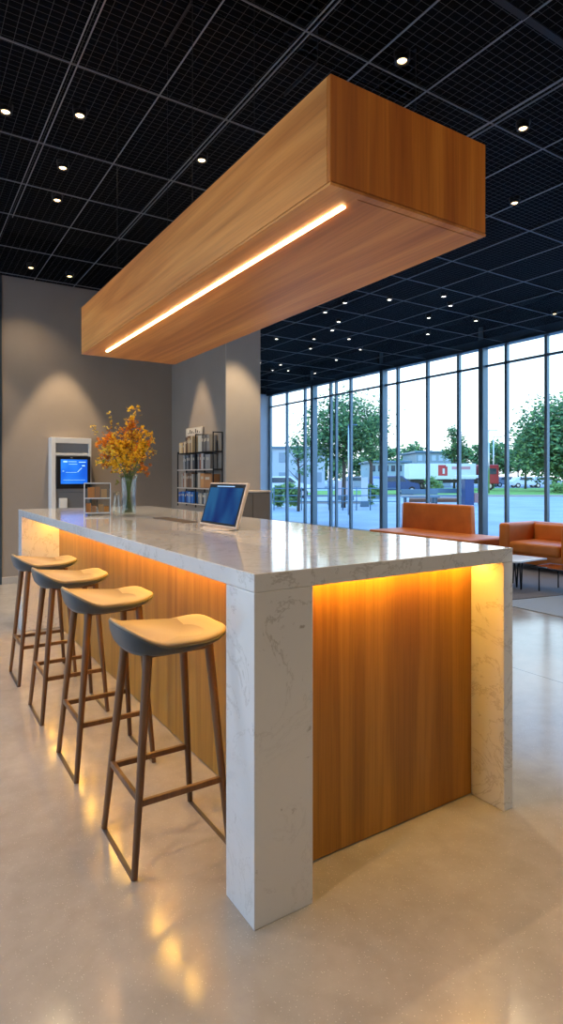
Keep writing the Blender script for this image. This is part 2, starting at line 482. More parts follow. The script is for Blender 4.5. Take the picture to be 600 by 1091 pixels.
# ------------------------------------------------------------------ stools
def make_stool():
    r = thing('bar_stool', (0, 0, 0))
    def top(x, y):
        a = max(0, (-.065-x)/.14); c = max(0, (x-.07)/.135)
        return .785+.068*min(1.1, a)**1.6+.024*min(1, c)**1.5-.008*math.cos(min(1, abs(y)/.18)*PI)*.5
    n = 56
    def out(t, k, ex=3.4):
        c, s = math.cos(t), math.sin(t)
        q = (abs(c)**ex+abs(s)**ex)**(-1/ex)
        w = .186 if c > 0 else .186-.012*abs(c)**2
        return (.207*q*c*k, w*q*s*k)
    def surf(rings, cap_first=True, cap_last=True):
        bm = nb(); prev = None
        for k, fz in rings:
            ring = []
            for i in range(n):
                x, y = out(2*PI*i/n, k)
                ring.append(bm.verts.new((x, y, fz(x, y))))
            if prev:
                for i in range(n):
                    bm.faces.new((prev[i], prev[(i+1) % n], ring[(i+1) % n], ring[i]))
            elif cap_first: bm.faces.new(ring[::-1])
            prev = ring
        if cap_last: bm.faces.new(prev)
        return bm
    T = lambda d: (lambda x, y: top(x, y)+d)
    # upholstered pad
    bm = surf([(.985, T(-.012)), (.99, T(-.004)), (.975, T(0)), (.93, T(.002)), (.8, T(.001)), (.6, T(-.002)), (.4, T(-.003)), (.2, T(-.003)), (.05, T(-.003))], True, True)
    bmesh.ops.recalc_face_normals(bm, faces=bm.faces)
    obj('seat_pad', bm, tan, r, smooth=True)
    def zb(x, y): return .742+.022*max(0, min(1, x/.2))
    def mixz(f):
        return lambda x, y: (top(x, y)-.008)*(1-f)+zb(x, y)*f
    bm = surf([(.97, T(-.014)), (1.0, T(-.010)), (1.006, T(-.016)), (.985, mixz(.35)), (.93, mixz(.7)), (.85, mixz(.92)), (.74, zb), (.4, zb), (.1, zb)], False, True)
    bmesh.ops.recalc_face_normals(bm, faces=bm.faces)
    sh = obj('seat_shell', bm, slate, r, smooth=True)
    # legs
    tops = {(-1, -1): (-.125, -.125), (-1, 1): (-.125, .125), (1, -1): (.115, -.125), (1, 1): (.115, .125)}
    bots = {(-1, -1): (-.192, -.178), (-1, 1): (-.192, .178), (1, -1): (.172, -.178), (1, 1): (.172, .178)}
    def at(k, z):
        f = (z-.004)/.741
        return Vector((bots[k][0]*(1-f)+tops[k][0]*f, bots[k][1]*(1-f)+tops[k][1]*f, z))
    for k in tops:
        bm = nb(); cyl(bm, at(k, .004), at(k, .752), .0115, .0175, n=8, rot=PI/8)
        obj('leg', bm, walnut, r, smooth=True, auto=.9)
    def stretch(a, b, za, zb_):
        p, q = at(a, za), at(b, zb_); d = (q-p); ln = d.length; d.normalize()
        M = Matrix.Translation((p+q)/2) @ d.to_track_quat('X', 'Z').to_matrix().to_4x4()
        bm = nb(); box(bm, -ln/2, ln/2, -.008, .008, -.011, .011, .002, 1, M=M)
        obj('stretcher', bm, walnut, r)
    stretch((-1, -1), (-1, 1), .262, .262)
    stretch((-1, -1), (1, -1), .248, .248)
    stretch((-1, 1), (1, 1), .248, .248)
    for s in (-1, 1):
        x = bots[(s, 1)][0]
        obj('floor_strip', B(x-.009, x+.009, -.178, .178, 0, .003, .001, 1), strip_m, r)  # thin dark strip on the floor from foot to foot
    bm = nb(); box(bm, -.135, .125, -.135, .135, .737, .750, .003, 1)
    obj('seat_plate', bm, walnut, r)
    return r
st = make_stool()
lab = ['tan and slate bar stool nearest the camera, first in the row along the counter',
       'tan and slate bar stool second from the camera along the counter',
       'tan and slate bar stool third from the camera, next to the farthest one',
       'tan and slate bar stool at the far end of the row along the counter']
for i, (x, y) in enumerate(((.862, 2.153), (.855, 2.92), (.848, 3.66), (.842, 4.388))):
    s = st if i == 0 else copy_tree(st)
    s.location = (x, y, 0); s['label'] = lab[i]; s['category'] = 'stool'; s['group'] = 'bar stools along the counter'

# ------------------------------------------------------------------ on the counter
# tablet on a stand, facing the stools and leaning back
tb = thing('tablet', (1.55, 3.07, CH), 'blue-screened tablet in a champagne frame leaning back on the counter', 'tablet')
lean = math.atan2(.072, .245)
M = Matrix.Translation((1.53, 3.075, CH+.012)) @ Matrix.Rotation(lean, 4, 'Y')
bm = nb(); box(bm, 0, .02, -.232, .232, 0, .262, .006, 3, M=M); fr = obj('frame', bm, champagne, tb)
bm = nb(); box(bm, -.0015, .001, -.222, .222, .010, .252, .0005, 1, M=M); obj('bezel', bm, black_m, tb)
bm = nb(); box(bm, -.0025, 0, -.205, .205, .022, .230, M=M); sc_ = obj('screen', bm, scr_tab, tb)
bm = nb()
for y0, y1, z0, z1 in ((-.1, .12, .236, .240),):
    box(bm, -.0022, -.001, y0, y1, z0, z1, M=M)
obj('status_line', bm, ui_line, tb)
bm = nb(); lathe(bm, [(.001, 0), (.125, 0), (.13, .004), (.125, .010), (.02, .013)], (0, 0, 0), 40)
bmesh.ops.scale(bm, verts=bm.verts, vec=(.55, 1.25, 1)); bmesh.ops.translate(bm, verts=bm.verts, vec=(1.525, 3.03, CH))
obj('stand_base', bm, champagne, tb, smooth=True, auto=.6)
bm = nb(); tube(bm, [(1.60, 3.075, CH+.16), (1.66, 3.075, CH+.06), (1.67, 3.075, CH+.01), (1.56, 3.075, CH+.006)], .009, 8)
obj('support_arm', bm, black_metal, tb, smooth=True)
# desk pad
bm = nb(); box(bm, -.055, .055, -.26, .26, 0, .005, .002, 2, M=Matrix.Translation((1.57, 3.80, CH)))
tag(obj('desk_pad', bm, bronze), 'narrow dark brown pad lying flat on the counter beside the tablet', 'desk pad')

# vase and bouquet
VC = Vector((1.44, 4.37, CH))
bm = nb()
lathe(bm, [(.045, 0), (.052, .003), (.054, .05), (.050, .16), (.056, .26), (.066, .315), (.062, .316), (.052, .26), (.046, .16), (.050, .05), (.046, .014), (.001, .013)], VC, 40)
vs = obj('glass_vase', bm, clear, smooth=True); tag(vs, 'tall clear glass vase holding the yellow flowers on the counter', 'vase')
OFF[vs.name] = vs.location.copy()
bm = nb(); lathe(bm, [(.001, .0145), (.044, .015), (.0485, .05), (.0445, .15), (.001, .15)], VC, 32)
obj('water', bm, water_m, vs, smooth=True)
VC2 = Vector((1.335, 4.33, CH))
bm = nb()
lathe(bm, [(.026, 0), (.030, .003), (.031, .06), (.022, .13), (.024, .19), (.021, .19), (.019, .13), (.027, .06), (.026, .010), (.001, .009)], VC2, 28)
tag(obj('bud_vase', bm, clear, smooth=True), 'small narrow clear glass vase standing left of the tall flower vase', 'vase')

stem_m = mat('green_stem', (.10, .17, .035), .6)
leaf_m = mat('olive_leaf', (.22, .28, .04), .6)
petals = [mat('yellow_petal', (.95, .62, .03), .6), mat('orange_petal', (.85, .30, .015), .6),
          mat('russet_petal', (.50, .17, .02), .65), mat('lemon_petal', (.88, .68, .10), .6)]
bq = thing('flower_bouquet', tuple(VC+Vector((0, 0, .02))), 'loose bouquet of yellow and orange flowers standing in the tall glass vase', 'flowers')
rv = Vector((math.cos(YAW), -math.sin(YAW), 0)); fv = Vector((math.sin(YAW), math.cos(YAW), 0))
def bp(px, py, dd=0):
    d = VC.x*math.sin(YAW)+VC.y*math.cos(YAW)+dd
    return rv*((px-300)*d/F)+fv*d+Vector((0, 0, H+(HOR-py)*d/F))
rim = VC+Vector((0, 0, .30))
tips = [(141, 440, 0), (139, 452, .03), (144, 462, -.03), (116, 441, .02), (97, 453, .03), (106, 470, -.04), (113, 456, .05), (118, 468, -.03),
        (153, 462, .04), (159, 474, -.05), (165, 481, .02), (161, 466, .08), (154, 500, -.02), (150, 486, .05), (108, 490, .03), (113, 480, -.08),
        (122, 478, .08), (128, 470, -.1), (136, 474, .1), (146, 478, -.08), (130, 488, -.05), (140, 492, .08), (120, 494, .04), (152, 472, -.08)]
anchors = []
for k, (px, py, dd) in enumerate(tips):
    t_ = bp(px, py, dd)
    a = 2*PI*k/len(tips)
    b0 = VC+Vector((.028*math.cos(a), .028*math.sin(a), .03))
    r0 = rim+Vector((.03*math.cos(a+2.5), .03*math.sin(a+2.5), 0))
    m0 = r0.lerp(t_, .5)+Vector((0, 0, .03))
    bm = nb(); tube(bm, [b0, r0, m0, t_], [.0022, .002, .0016, .001], 5)
    obj('stem', bm, stem_m, bq, smooth=True)
    anchors.append((r0, m0, t_))
def blossom(bm, c, size, rnd):
    for p in range(6):
        th = rnd.uniform(0, 2*PI); ph = rnd.uniform(-.9, 1.2)
        d = Vector((math.cos(th)*math.cos(ph), math.sin(th)*math.cos(ph), math.sin(ph)))
        s = d.cross(Vector((0, 0, 1))).normalized()
        n_ = d.cross(s)
        w = size*rnd.uniform(.35, .55)
        q = [c, c+d*size*.5+s*w+n_*w*.3, c+d*size*1.05, c+d*size*.5-s*w+n_*w*.3]
        vv = [bm.verts.new(v) for v in q]
        bm.faces.new(vv)
rnd = random.Random(3)
for k, (r0, m0, t_) in enumerate(anchors):
    thin = k in (3, 4, 6, 11, 10)
    col = petals[1] if k in (1, 5) else petals[0] if k % 3 else petals[3] if k % 2 else petals[2]
    if k in (0, 2, 8, 14): col = petals[0]
    for j in range(3):
        bm = nb()
        cc_ = m0.lerp(t_, (.55, .8, 1.0)[j]) if not thin else m0.lerp(t_, (.7, .87, 1.0)[j])
        for _ in range(7 if not thin else 3):
            sp_ = .024 if not thin else .009
            c = cc_+Vector((rnd.gauss(0, sp_), rnd.gauss(0, sp_), rnd.gauss(0, sp_)))
            blossom(bm, c, rnd.uniform(.017, .029) if not thin else .012, rnd)
        obj('blossom', bm, rnd.choice(petals) if rnd.random() < .45 else col, bq)
bm = nb()
for _ in range(480):
    c = bp(rnd.gauss(133, 12), min(503, rnd.gauss(480, 12)), rnd.gauss(0, .06))
    blossom(bm, c, rnd.uniform(.01, .018), rnd)
for f_ in bm.faces: f_.material_index = rnd.choice((0, 0, 0, 1, 2, 3))
sm = obj('small_blossoms', bm, None, bq, mats=petals); sm['kind'] = 'stuff'
for (px, py, dd) in ((106, 494, .02), (110, 492, -.04), (114, 498, .03), (143, 502, .02), (149, 499, -.03), (138, 506, .04), (122, 503, -.02), (152, 492, .04), (130, 509, -.03), (126, 515, -.02)):
    c = bp(px, py, dd)
    bm = nb()
    for _ in range(4):
        d = Vector((rnd.uniform(-1, 1), rnd.uniform(-1, 1), rnd.uniform(-.4, .6))).normalized(); s = d.cross(Vector((0, 0, 1))).normalized()
        ln = rnd.uniform(.03, .05)
        mid = c+d*ln*.5+Vector((0, 0, .006))
        q = [bm.verts.new(v) for v in (c, mid+s*.011, c+d*ln, mid-s*.011)]
        bm.faces.new(q)
    obj('leaf', bm, leaf_m, bq)

# acrylic organiser with little boxes
AX, AY = 1.285, 4.66
og = thing('acrylic_organiser', (AX, AY, CH), 'clear acrylic two-tier organiser on the counter left of the flowers', 'organiser')
hw, hd = .095, .075
def ob(x0, x1, y0, y1, z0, z1):
    bm = nb(); box(bm, x0, x1, y0, y1, z0, z1, M=Matrix.Translation((AX, AY, CH)) @ Matrix.Rotation(-.25, 4, 'Z')); return bm
for z, nm in ((.018, 'shelf'), (.13, 'shelf'), (.245, 'top_panel')):
    obj(nm, ob(-hw, hw, -hd, hd, z, z+.005), acrylic, og)
for s in (-1, 1):
    obj('side_panel', ob(s*hw-.003, s*hw+.003, -hd, hd, 0, .25), acrylic, og)
obj('back_panel', ob(-hw, hw, hd-.004, hd, 0, .25), acrylic, og)
obj('divider', ob(-.002, .002, -hd, hd, .023, .13), acrylic, og)
edge_m = mat('frosted_edge', (.6, .66, .72), .3)
for z in (.018, .13, .245):
    obj('edge_strip', ob(-hw, hw, -hd-.002, -hd, z-.001, z+.007), edge_m, og)
for s in (-1, 1):
    obj('edge_strip', ob(s*hw-.004, s*hw+.004, -hd-.002, -hd, 0, .25), edge_m, og)
cols = [(.45, .20, .06), (.30, .16, .08), (.42, .27, .13), (.5, .22, .05)]
k = 0
for z, row in ((.023, ((-.083, -.045, .07), (-.04, -.008, .05), (.01, .045, .06), (.05, .085, .045))), (.135, ((-.07, -.02, .08), (-.015, .02, .085), (.03, .07, .065)))):
    for x0, x1, h_ in row:
        m_ = mat('carton_%d' % k, cols[k % 4], .6)
        tag(obj('small_carton', ob(x0, x1, -.05, .03, z, z+h_), m_),
            'small brown carton on the %s tier of the clear organiser, %s' % ('lower' if z < .1 else 'upper', ('first from the left', 'second from the left', 'third from the left', 'fourth from the left')[k if k < 4 else k-4]), 'carton', 'cartons in the clear organiser')
        k += 1

# ------------------------------------------------------------------ kiosk on the back wall
KX0, KX1 = 1.655, 2.172
Yk = YB-.012
kk = thing('wall_kiosk', (1.91, YB, 0), 'white framed self-service kiosk with blue screen against the grey wall', 'kiosk')
obj('body', B(KX0+.05, KX1-.012, YB-.15, YB, .0, 1.84, .004), grey_panel, kk)
bm = nb()
box(bm, KX0, KX0+.055, YB-.19, YB, 0, 1.905, .003); box(bm, KX0+.055, KX1, YB-.19, YB, 1.83, 1.905, .003); box(bm, KX1-.035, KX1, YB-.19, YB, 1.3, 1.83, .003)
obj('frame', bm, white_paint, kk)
obj('shelf_rail', B(KX0+.055, KX1-.035, YB-.18, YB-.15, 1.665, 1.70, .003), white_paint, kk)
dv = obj('display', B(1.715, 2.155, YB-.21, YB-.15, 1.225, 1.655, .006), black_m, kk)
obj('screen', B(1.768, 2.112, YB-.213, YB-.21, 1.29, 1.615), scr_kiosk, dv)
bm = nb()
for x0, x1, z0, z1 in ((1.80, 1.85, 1.575, 1.595), (1.86, 1.97, 1.582, 1.588), (1.87, 1.98, 1.55, 1.555), (2.0, 2.09, 1.575, 1.585), (1.79, 1.81, 1.455, 1.463), (1.83, 1.97, 1.44, 1.444), (2.04, 2.08, 1.525, 1.54), (1.80, 2.08, 1.34, 1.343)):
    box(bm, x0, x1, YB-.2145, YB-.213, z0, z1)
box(bm, -.04, .04, -.0007, .0007, -.004, .004, M=Matrix.Translation((2.01, YB-.214, 1.475)) @ Matrix.Rotation(-.8, 4, 'Y'))
obj('screen_marks', bm, ui_line, dv)
obj('camera', B(1.89, 1.92, YB-.215, YB-.209, 1.632, 1.645, .003), steel, dv)
obj('card_reader', B(1.755, 1.855, YB-.2, YB-.15, .93, 1.10, .008, 3), white_paint, kk)
obj('lower_panel', B(1.75, 2.12, YB-.157, YB-.15, .80, 1.18, .003), mat('kiosk_panel', (.2, .2, .21), .4), kk)
obj('lower_rail', B(1.76, 2.11, YB-.165, YB-.157, .86, .875, .002), steel, kk)
obj('right_post', B(KX1-.02, KX1+.01, YB-.17, YB, 0, 1.3, .003), alu, kk)

# ------------------------------------------------------------------ wall shelf with books
WX = 3.41
bs = thing('wall_bookshelf', (WX, 7.35, .9), 'black wall shelf of four levels on the side wall', 'shelf')
Y0, Y1, YM = 6.68, 7.80, 7.20
SZ = [1.71, 1.485, 1.24, 1.03]
Q = .885
for i, z in enumerate(SZ):
    obj('shelf_board', B(WX-.14, WX, Y0, Y1, z-.014, z, .002), black_metal, bs)
    obj('shelf_lip', B(WX-.145, WX-.14, Y0, Y1, z-.016, z-.002), mat('shelf_lip_%d' % i, (.5, .46, .42), .4) if i else black_metal, bs)
for y in (Y0, YM, Y1):
    bm = nb(); zt_ = 1.95 if y != Y1 else 1.73
    box(bm, WX-.14, WX-.128, y-.007, y+.007, .98, zt_); box(bm, WX-.012, WX, y-.007, y+.007, .98, zt_); box(bm, WX-.128, WX-.012, y-.006, y+.006, zt_-.012, zt_)
    obj('upright', bm, black_metal, bs)
pal = {
 0: [(.55, .42, .25), (.16, .12, .09), (.10, .06, .04), (.5, .38, .2), (.6, .48, .3), (.22, .13, .08)],
 1: [(.12, .12, .12), (.3, .32, .33), (.06, .07, .09), (.18, .2, .22), (.05, .05, .06), (.4, .36, .3)],
 2: [(.3, .12, .07), (.5, .42, .34), (.22, .12, .07), (.12, .08, .06), (.35, .33, .3)],
 3: [(.03, .12, .42), (.02, .08, .3), (.05, .2, .55), (.03, .05, .15), (.2, .35, .6)]}
rk = random.Random(11)
rown = ['top', 'second', 'third', 'lowest']
colname = lambda c: 'blue' if c[2] > c[0]*1.6 else ('cream' if c[0] > .45 and c[1] > .35 else ('brown' if c[0] > c[2]*1.6 else ('black' if c[0] < .13 else 'grey')))
def book(y0, y1, z, h_, dpt, c, lbl, grp, kind='book'):
    m_ = MAT.get('cover_%s' % (c,)) or mat('cover_%s' % (c,), c, .55)
    x1 = WX-.014; x0 = x1-dpt
    b_ = thing(kind, ((x0+x1)/2, (y0+y1)/2, z), lbl, 'book' if kind != 'document_box' else 'box', grp)
    obj('cover', B(x0, x1, y0+.002, y1-.002, z, z+h_, .003, 2), m_, b_)
    obj('spine_label', B(x0-.001, x0+.002, y0+(y1-y0)*.25, y1-(y1-y0)*.25, z+h_*.6, z+h_*.78), MAT.get('label_paper') or mat('label_paper', (.5, .45, .36), .7), b_)
    return b_
ords = ['first', 'second', 'third', 'fourth', 'fifth', 'sixth', 'seventh', 'eighth', 'ninth', 'tenth']
def fill(row, bay, ya, yb, items):
    """items from far (left in the photo) to near: (thickness, height, colour, kind)"""
    y = yb-.01
    for i, (w, h_, c, kd) in enumerate(items):
        w *= Q; h_ = min(h_, .205 if row else .23)
        lbl = '%s %s, %s from the left in the %s bay of the %s shelf' % (colname(c), kd.replace('_', ' '), ords[i], bay, rown[row])
        book(y-w, y, SZ[row], h_, .10+rk.uniform(0, .015), c, lbl, '%s on the wall shelf' % ('boxes' if kd == 'document_box' else 'books'), kd)
        y -= w
bk = 'book'
fill(0, 'left', YM, Y1, [(.045, .15, (.55, .42, .25), bk), (.05, .14, (.6, .48, .3), bk), (.045, .13, (.5, .38, .2), bk), (.05, .14, (.16, .12, .09), bk), (.06, .15, (.6, .48, .3), bk), (.05, .21, (.10, .06, .04), bk), (.06, .23, (.22, .13, .08), bk), (.05, .2, (.5, .38, .2), bk), (.06, .22, (.16, .12, .09), bk), (.05, .22, (.55, .42, .25), bk)])
fill(0, 'right', Y0, YM-.02, [(.13, .22, (.45, .44, .4), bk), (.06, .22, (.10, .10, .10), bk), (.07, .21, (.14, .14, .14), bk), (.06, .22, (.08, .08, .09), bk), (.09, .21, (.2, .2, .2), bk)])
fill(1, 'left', YM, Y1-.12, [(.05, .17, (.12, .12, .12), bk), (.06, .2, (.3, .32, .33), bk), (.05, .18, (.06, .07, .09), bk), (.06, .2, (.18, .2, .22), bk), (.07, .2, (.05, .05, .06), bk), (.07, .21, (.4, .36, .3), bk), (.08, .2, (.06, .07, .09), bk)])
fill(1, 'right', Y0, YM-.02, [(.05, .22, (.18, .2, .22), bk), (.06, .2, (.3, .12, .07), bk), (.07, .21, (.5, .48, .45), bk), (.06, .2, (.05, .05, .06), bk), (.17, .19, (.3, .28, .26), 'document_box')])
fill(2, 'left', YM, Y1-.08, [(.06, .18, (.35, .33, .3), bk), (.06, .2, (.3, .12, .07), bk), (.07, .2, (.5, .42, .34), bk), (.06, .19, (.22, .12, .07), bk), (.07, .2, (.12, .08, .06), bk), (.08, .2, (.22, .12, .07), bk), (.06, .18, (.35, .33, .3), bk)])
fill(2, 'right', Y0, YM-.02, [(.08, .2, (.5, .42, .34), bk), (.14, .19, (.55, .27, .10), 'document_box'), (.27, .18, (.36, .17, .07), 'document_box')])
fill(3, 'left', YM, Y1, [(.07, .14, (.03, .12, .42), bk), (.06, .15, (.02, .08, .3), bk), (.08, .15, (.05, .2, .55), bk), (.06, .14, (.03, .05, .15), bk), (.07, .16, (.03, .12, .42), bk), (.08, .15, (.2, .35, .6), bk), (.07, .15, (.02, .08, .3), bk), (.07, .15, (.05, .2, .55), bk)])
fill(3, 'right', Y0, YM-.02, [(.07, .15, (.18, .2, .22), bk), (.08, .14, (.4, .36, .3), bk), (.07, .15, (.06, .07, .09), bk), (.08, .15, (.3, .32, .33), bk)])
# framed card standing on the books of the top shelf
cd = thing('framed_print', (WX-.03, 7.5, 1.95), 'cream framed print leaning on the wall above the top shelf books', 'picture')
obj('frame', B(WX-.03, WX-.005, 7.22, 7.76, 1.945, 2.06, .003), mat('cream_frame', (.5, .45, .38), .5), cd)
obj('print', B(WX-.033, WX-.03, 7.25, 7.73, 1.96, 2.045), mat('cream_paper', (.6, .55, .47), .7), cd)
bm = nb()
for k in range(7):
    box(bm, WX-.0345, WX-.033, 7.29+k*.06, 7.32+k*.06, 1.98, 1.995+.02*(k % 3))
obj('ink_marks', bm, black_m, cd)

# low bronze cabinet at the pier
cb_ = thing('low_cabinet', (3.65, 6.45, 0), 'dark brown low cabinet standing against the pale pier', 'cabinet')
obj('body', B(3.40, 3.915, 6.36, 6.585, 0, 1.19, .004), bronze, cb_)
obj('top', B(3.39, 3.925, 6.35, 6.585, 1.19, 1.21, .003), champagne, cb_)
obj('door', B(3.42, 3.655, 6.345, 6.36, .08, 1.17, .002), bronze, cb_)
obj('door', B(3.66, 3.895, 6.345, 6.36, .08, 1.17, .002), bronze, cb_)

# ------------------------------------------------------------------ lounge
RX0 = 5.47
bm = nb(); box(bm, RX0, 9.3, 1.6, 8.6, 0, .008, .003, 1)
tag(obj('rug', bm, rug_l), 'pale grey rug under the lounge area, its edge near the counter', 'rug')
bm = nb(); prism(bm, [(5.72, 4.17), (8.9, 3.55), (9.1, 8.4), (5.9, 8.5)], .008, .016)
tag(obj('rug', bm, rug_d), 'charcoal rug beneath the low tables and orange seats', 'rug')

def cushion(bm, x0, x1, y0, y1, z0, z1, r=.05, seg=4, M=None):
    return box(bm, x0, x1, y0, y1, z0, z1, r, seg, M)
FZ = .016
so = thing('armchair', (8.1, 5.24, FZ), 'wide orange leather armchair with thick square arms beside the low tables', 'armchair')
def P(name, x0, x1, y0, y1, z0, z1, r, parent, m=leather):
    bm = nb(); cushion(bm, x0, x1, y0, y1, z0, z1, r); return obj(name, bm, m, parent, smooth=True)
P('arm', 7.70, 8.55, 5.66, 5.845, .10, .68, .045, so)
P('arm', 7.70, 8.55, 4.645, 4.83, .10, .68, .045, so)
P('backrest', 8.34, 8.57, 4.70, 5.80, .10, .68, .05, so)
P('back_cushion', 8.30, 8.42, 4.84, 5.65, .40, .665, .045, so)
P('base', 7.74, 8.5, 4.70, 5.80, .10, .27, .03, so)
bm = nb(); cushion(bm, 7.68, 8.34, 4.835, 5.655, .25, .415, .05)
for v in bm.verts:
    if v.co.z > .36: v.co.z += .02*(1-((v.co.y-5.245)/.42)**2)
    if v.co.x < 7.8: v.co.x -= .03*(1-((v.co.y-5.245)/.42)**2)
obj('seat_cushion', bm, leather, so, smooth=True)
for x in (7.8, 8.48):
    for y in (4.74, 5.75):
        bm = nb(); cyl(bm, (x, y, FZ), (x, y, .11), .016, .02, 12); obj('leg', bm, black_metal, so, smooth=True, auto=.8)
bn = thing('daybed', (7.6, 7.1, FZ), 'orange leather daybed with a partial high back near the windows', 'daybed')
bm = nb(); cushion(bm, 8.02, 8.16, 6.62, 8.27, .30, .90, .035)
for v in bm.verts:
    f_ = (v.co.z-.3)/.6
    v.co.x += .03*f_
    if v.co.y < 7.4: v.co.y += .05*f_
obj('backrest', bm, leather, bn, smooth=True)
P('seat_cushion', 7.2, 8.14, 6.0, 8.27, .24, .425, .04, bn)
P('base', 7.26, 8.1, 6.06, 8.2, .12, .25, .02, bn)
bm = nb(); tube(bm, [(8.03, 8.272, .42), (8.04, 8.275, .6), (8.055, 8.272, .88)], .006, 6); obj('piping', bm, mat('pale_piping', (.6, .5, .42), .6), bn, smooth=True)
for x in (7.32, 8.04):
    for y in (6.12, 8.12):
        bm = nb(); cyl(bm, (x, y, FZ), (x, y, .13), .015, .02, 12); obj('leg', bm, black_metal, bn, smooth=True, auto=.8)
# nesting tables
def vleg(parent, x, y, z1, dx, dy):
    bm = nb()
    tube(bm, [(x+dx*.5, y-dy*.5, z1), (x, y, FZ)], [.008, .011], 8)
    tube(bm, [(x-dx*.6, y+dy*.6, z1), (x, y, FZ)], [.008, .009], 8)
    return obj('leg', bm, black_metal, parent, smooth=True)
tw = thing('coffee_table', (6.35, 4.7, FZ), 'low table with pale stone top and black hairpin legs', 'coffee table')
bm = nb(); prism(bm, [(6.79, 4.43), (6.74, 4.85), (6.3, 5.05), (5.95, 4.95), (5.92, 4.60), (6.25, 4.42)], .352, .368)
obj('top', bm, marble, tw)
bm = nb(); tube(bm, [(6.70, 4.50, .343), (6.3, 4.48, .343), (6.0, 4.65, .343), (6.05, 4.9, .343), (6.3, 4.97, .343), (6.66, 4.8, .343), (6.70, 4.50, .343)], .008, 6)
obj('frame', bm, black_metal, tw, smooth=True)
for x, y, dx, dy in ((6.33, 4.475, .05, 0), (6.42, 4.60, .03, .03), (6.05, 4.85, .03, .03), (6.62, 4.8, .03, .03)):
    vleg(tw, x, y, .345, dx, dy)
tg = thing('coffee_table', (6.62, 3.95, FZ), 'low blue-tinted glass table with dark rim right of the stone-topped one', 'coffee table')
obj('top', B(6.42, 6.83, 3.2, 4.40, .295, .303, .002, 1), table_glass, tg)
bm = nb()
for q0, q1 in (((6.41, 3.19), (6.84, 3.19)), ((6.84, 3.19), (6.84, 4.41)), ((6.84, 4.41), (6.41, 4.41)), ((6.41, 4.41), (6.41, 3.19))):
    tube(bm, [(q0[0], q0[1], .297), (q1[0], q1[1], .297)], .009, 6)
obj('rim', bm, black_metal, tg, smooth=True)
for x, y in ((6.43, 3.3), (6.43, 4.3), (6.82, 3.3), (6.82, 4.3)):
    bm = nb(); tube(bm, [(x, y, .295), (x, y, .008 if y < 3.9 else FZ)], .008, 8); obj('leg', bm, black_metal, tg, smooth=True)

# ------------------------------------------------------------------ ceiling lights
def spot(x, y, z, e, size, col, aim=None, blend=.4):
    d = bpy.data.lights.new('downlight_beam', 'SPOT')
    d.energy = e*1.45; d.color = col; d.spot_size = size; d.spot_blend = blend; d.shadow_soft_size = .03
    o = bpy.data.objects.new('downlight_beam', d); COL.objects.link(o); o.location = (x, y, z)
    if aim: o.rotation_euler = (Vector(aim)-Vector((x, y, z))).to_track_quat('-Z', 'Y').to_euler()
    return o
WARM = (1, .74, .45); NEUT = (1, .93, .86)
def make_light(lens):
    r = thing('ceiling_light', (0, 0, 0))
    bm = nb(); lathe(bm, [(.029, .03), (.031, .002), (.042, -.003), (.045, 0), (.043, .03)], (0, 0, 0), 24, close=True)
    obj('trim_ring', bm, black_metal, r, smooth=True, auto=.7)
    bm = nb(); cyl(bm, (0, 0, .028), (0, 0, .06), .05, .05, 20); obj('housing', bm, black_m, r, smooth=True, auto=.7)
    bm = nb(); lathe(bm, [(.001, .002), (.022, .003), (.029, .010), (.029, .024), (.001, .026)], (0, 0, 0), 20)
    obj('lens', bm, lens, r, smooth=True)
    return r
LW = make_light(lens_warm); LN = make_light(lens_white)
near = [(.62, 4.576, 'leftmost bright one above the back wall'), (1.073, 4.338, 'right of the leftmost one'), (1.135, 5.148, 'bright one above the stools'),
        (1.223, 5.777, 'just behind the bright one above the stools'), (1.345, 7.814, 'close to the grey wall, left of its neighbour'), (1.82, 7.88, 'close to the grey wall above the kiosk'),
        (2.061, 4.412, 'half hidden over the beam'), (2.615, 2.687, 'above the near end of the oak beam'), (3.876, 2.723, 'right of the beam, near the top of the photo'),
        (4.864, 3.507, 'beside the right corner of the oak beam'), (8.694, 5.544, 'bright one close to the windows at the right edge')]
far = [(5.98, 6.404), (5.534, 6.875), (5.591, 7.44), (6.124, 7.773), (6.384, 8.289), (7.045, 8.632), (7.814, 9.216), (6.493, 8.987), (5.902, 9.366), (6.916, 9.688),
       (8.066, 10.324), (8.653, 11.933), (7.329, 11.453), (7.557, 12.17), (7.9, 12.0), (6.815, 11.514), (6.526, 5.87), (6.963, 6.131), (7.196, 6.785), (7.988, 6.491), (8.01, 7.575)]
fi = 0
def place(proto, x, y, label):
    c = copy_tree(proto); c.location = (x, y, CEIL-.004)
    tag(c, label, 'ceiling light', 'downlights in the black mesh ceiling')
    return c
EN = {0: 28, 1: 28, 2: 34, 3: 26, 4: 14, 5: 0, 6: 0, 7: 60, 8: 30, 9: 26, 10: 24}
for i, (x, y, tx) in enumerate(near):
    place(LW if i not in (6,) else LW, x, y, 'round warm downlight, '+tx)
    if EN[i]: spot(x, y, CEIL-.06, EN[i], 1.9, WARM, blend=.8)
far.sort(key=lambda p: p[0]*math.sin(YAW)+p[1]*math.cos(YAW))
for i, (x, y) in enumerate(far):
    place(LN, x, y, 'small white downlight in the ceiling grid above the lounge')
    if i % 3 == 0: spot(x, y, CEIL-.06, 26, 1.8, NEUT, blend=.8)
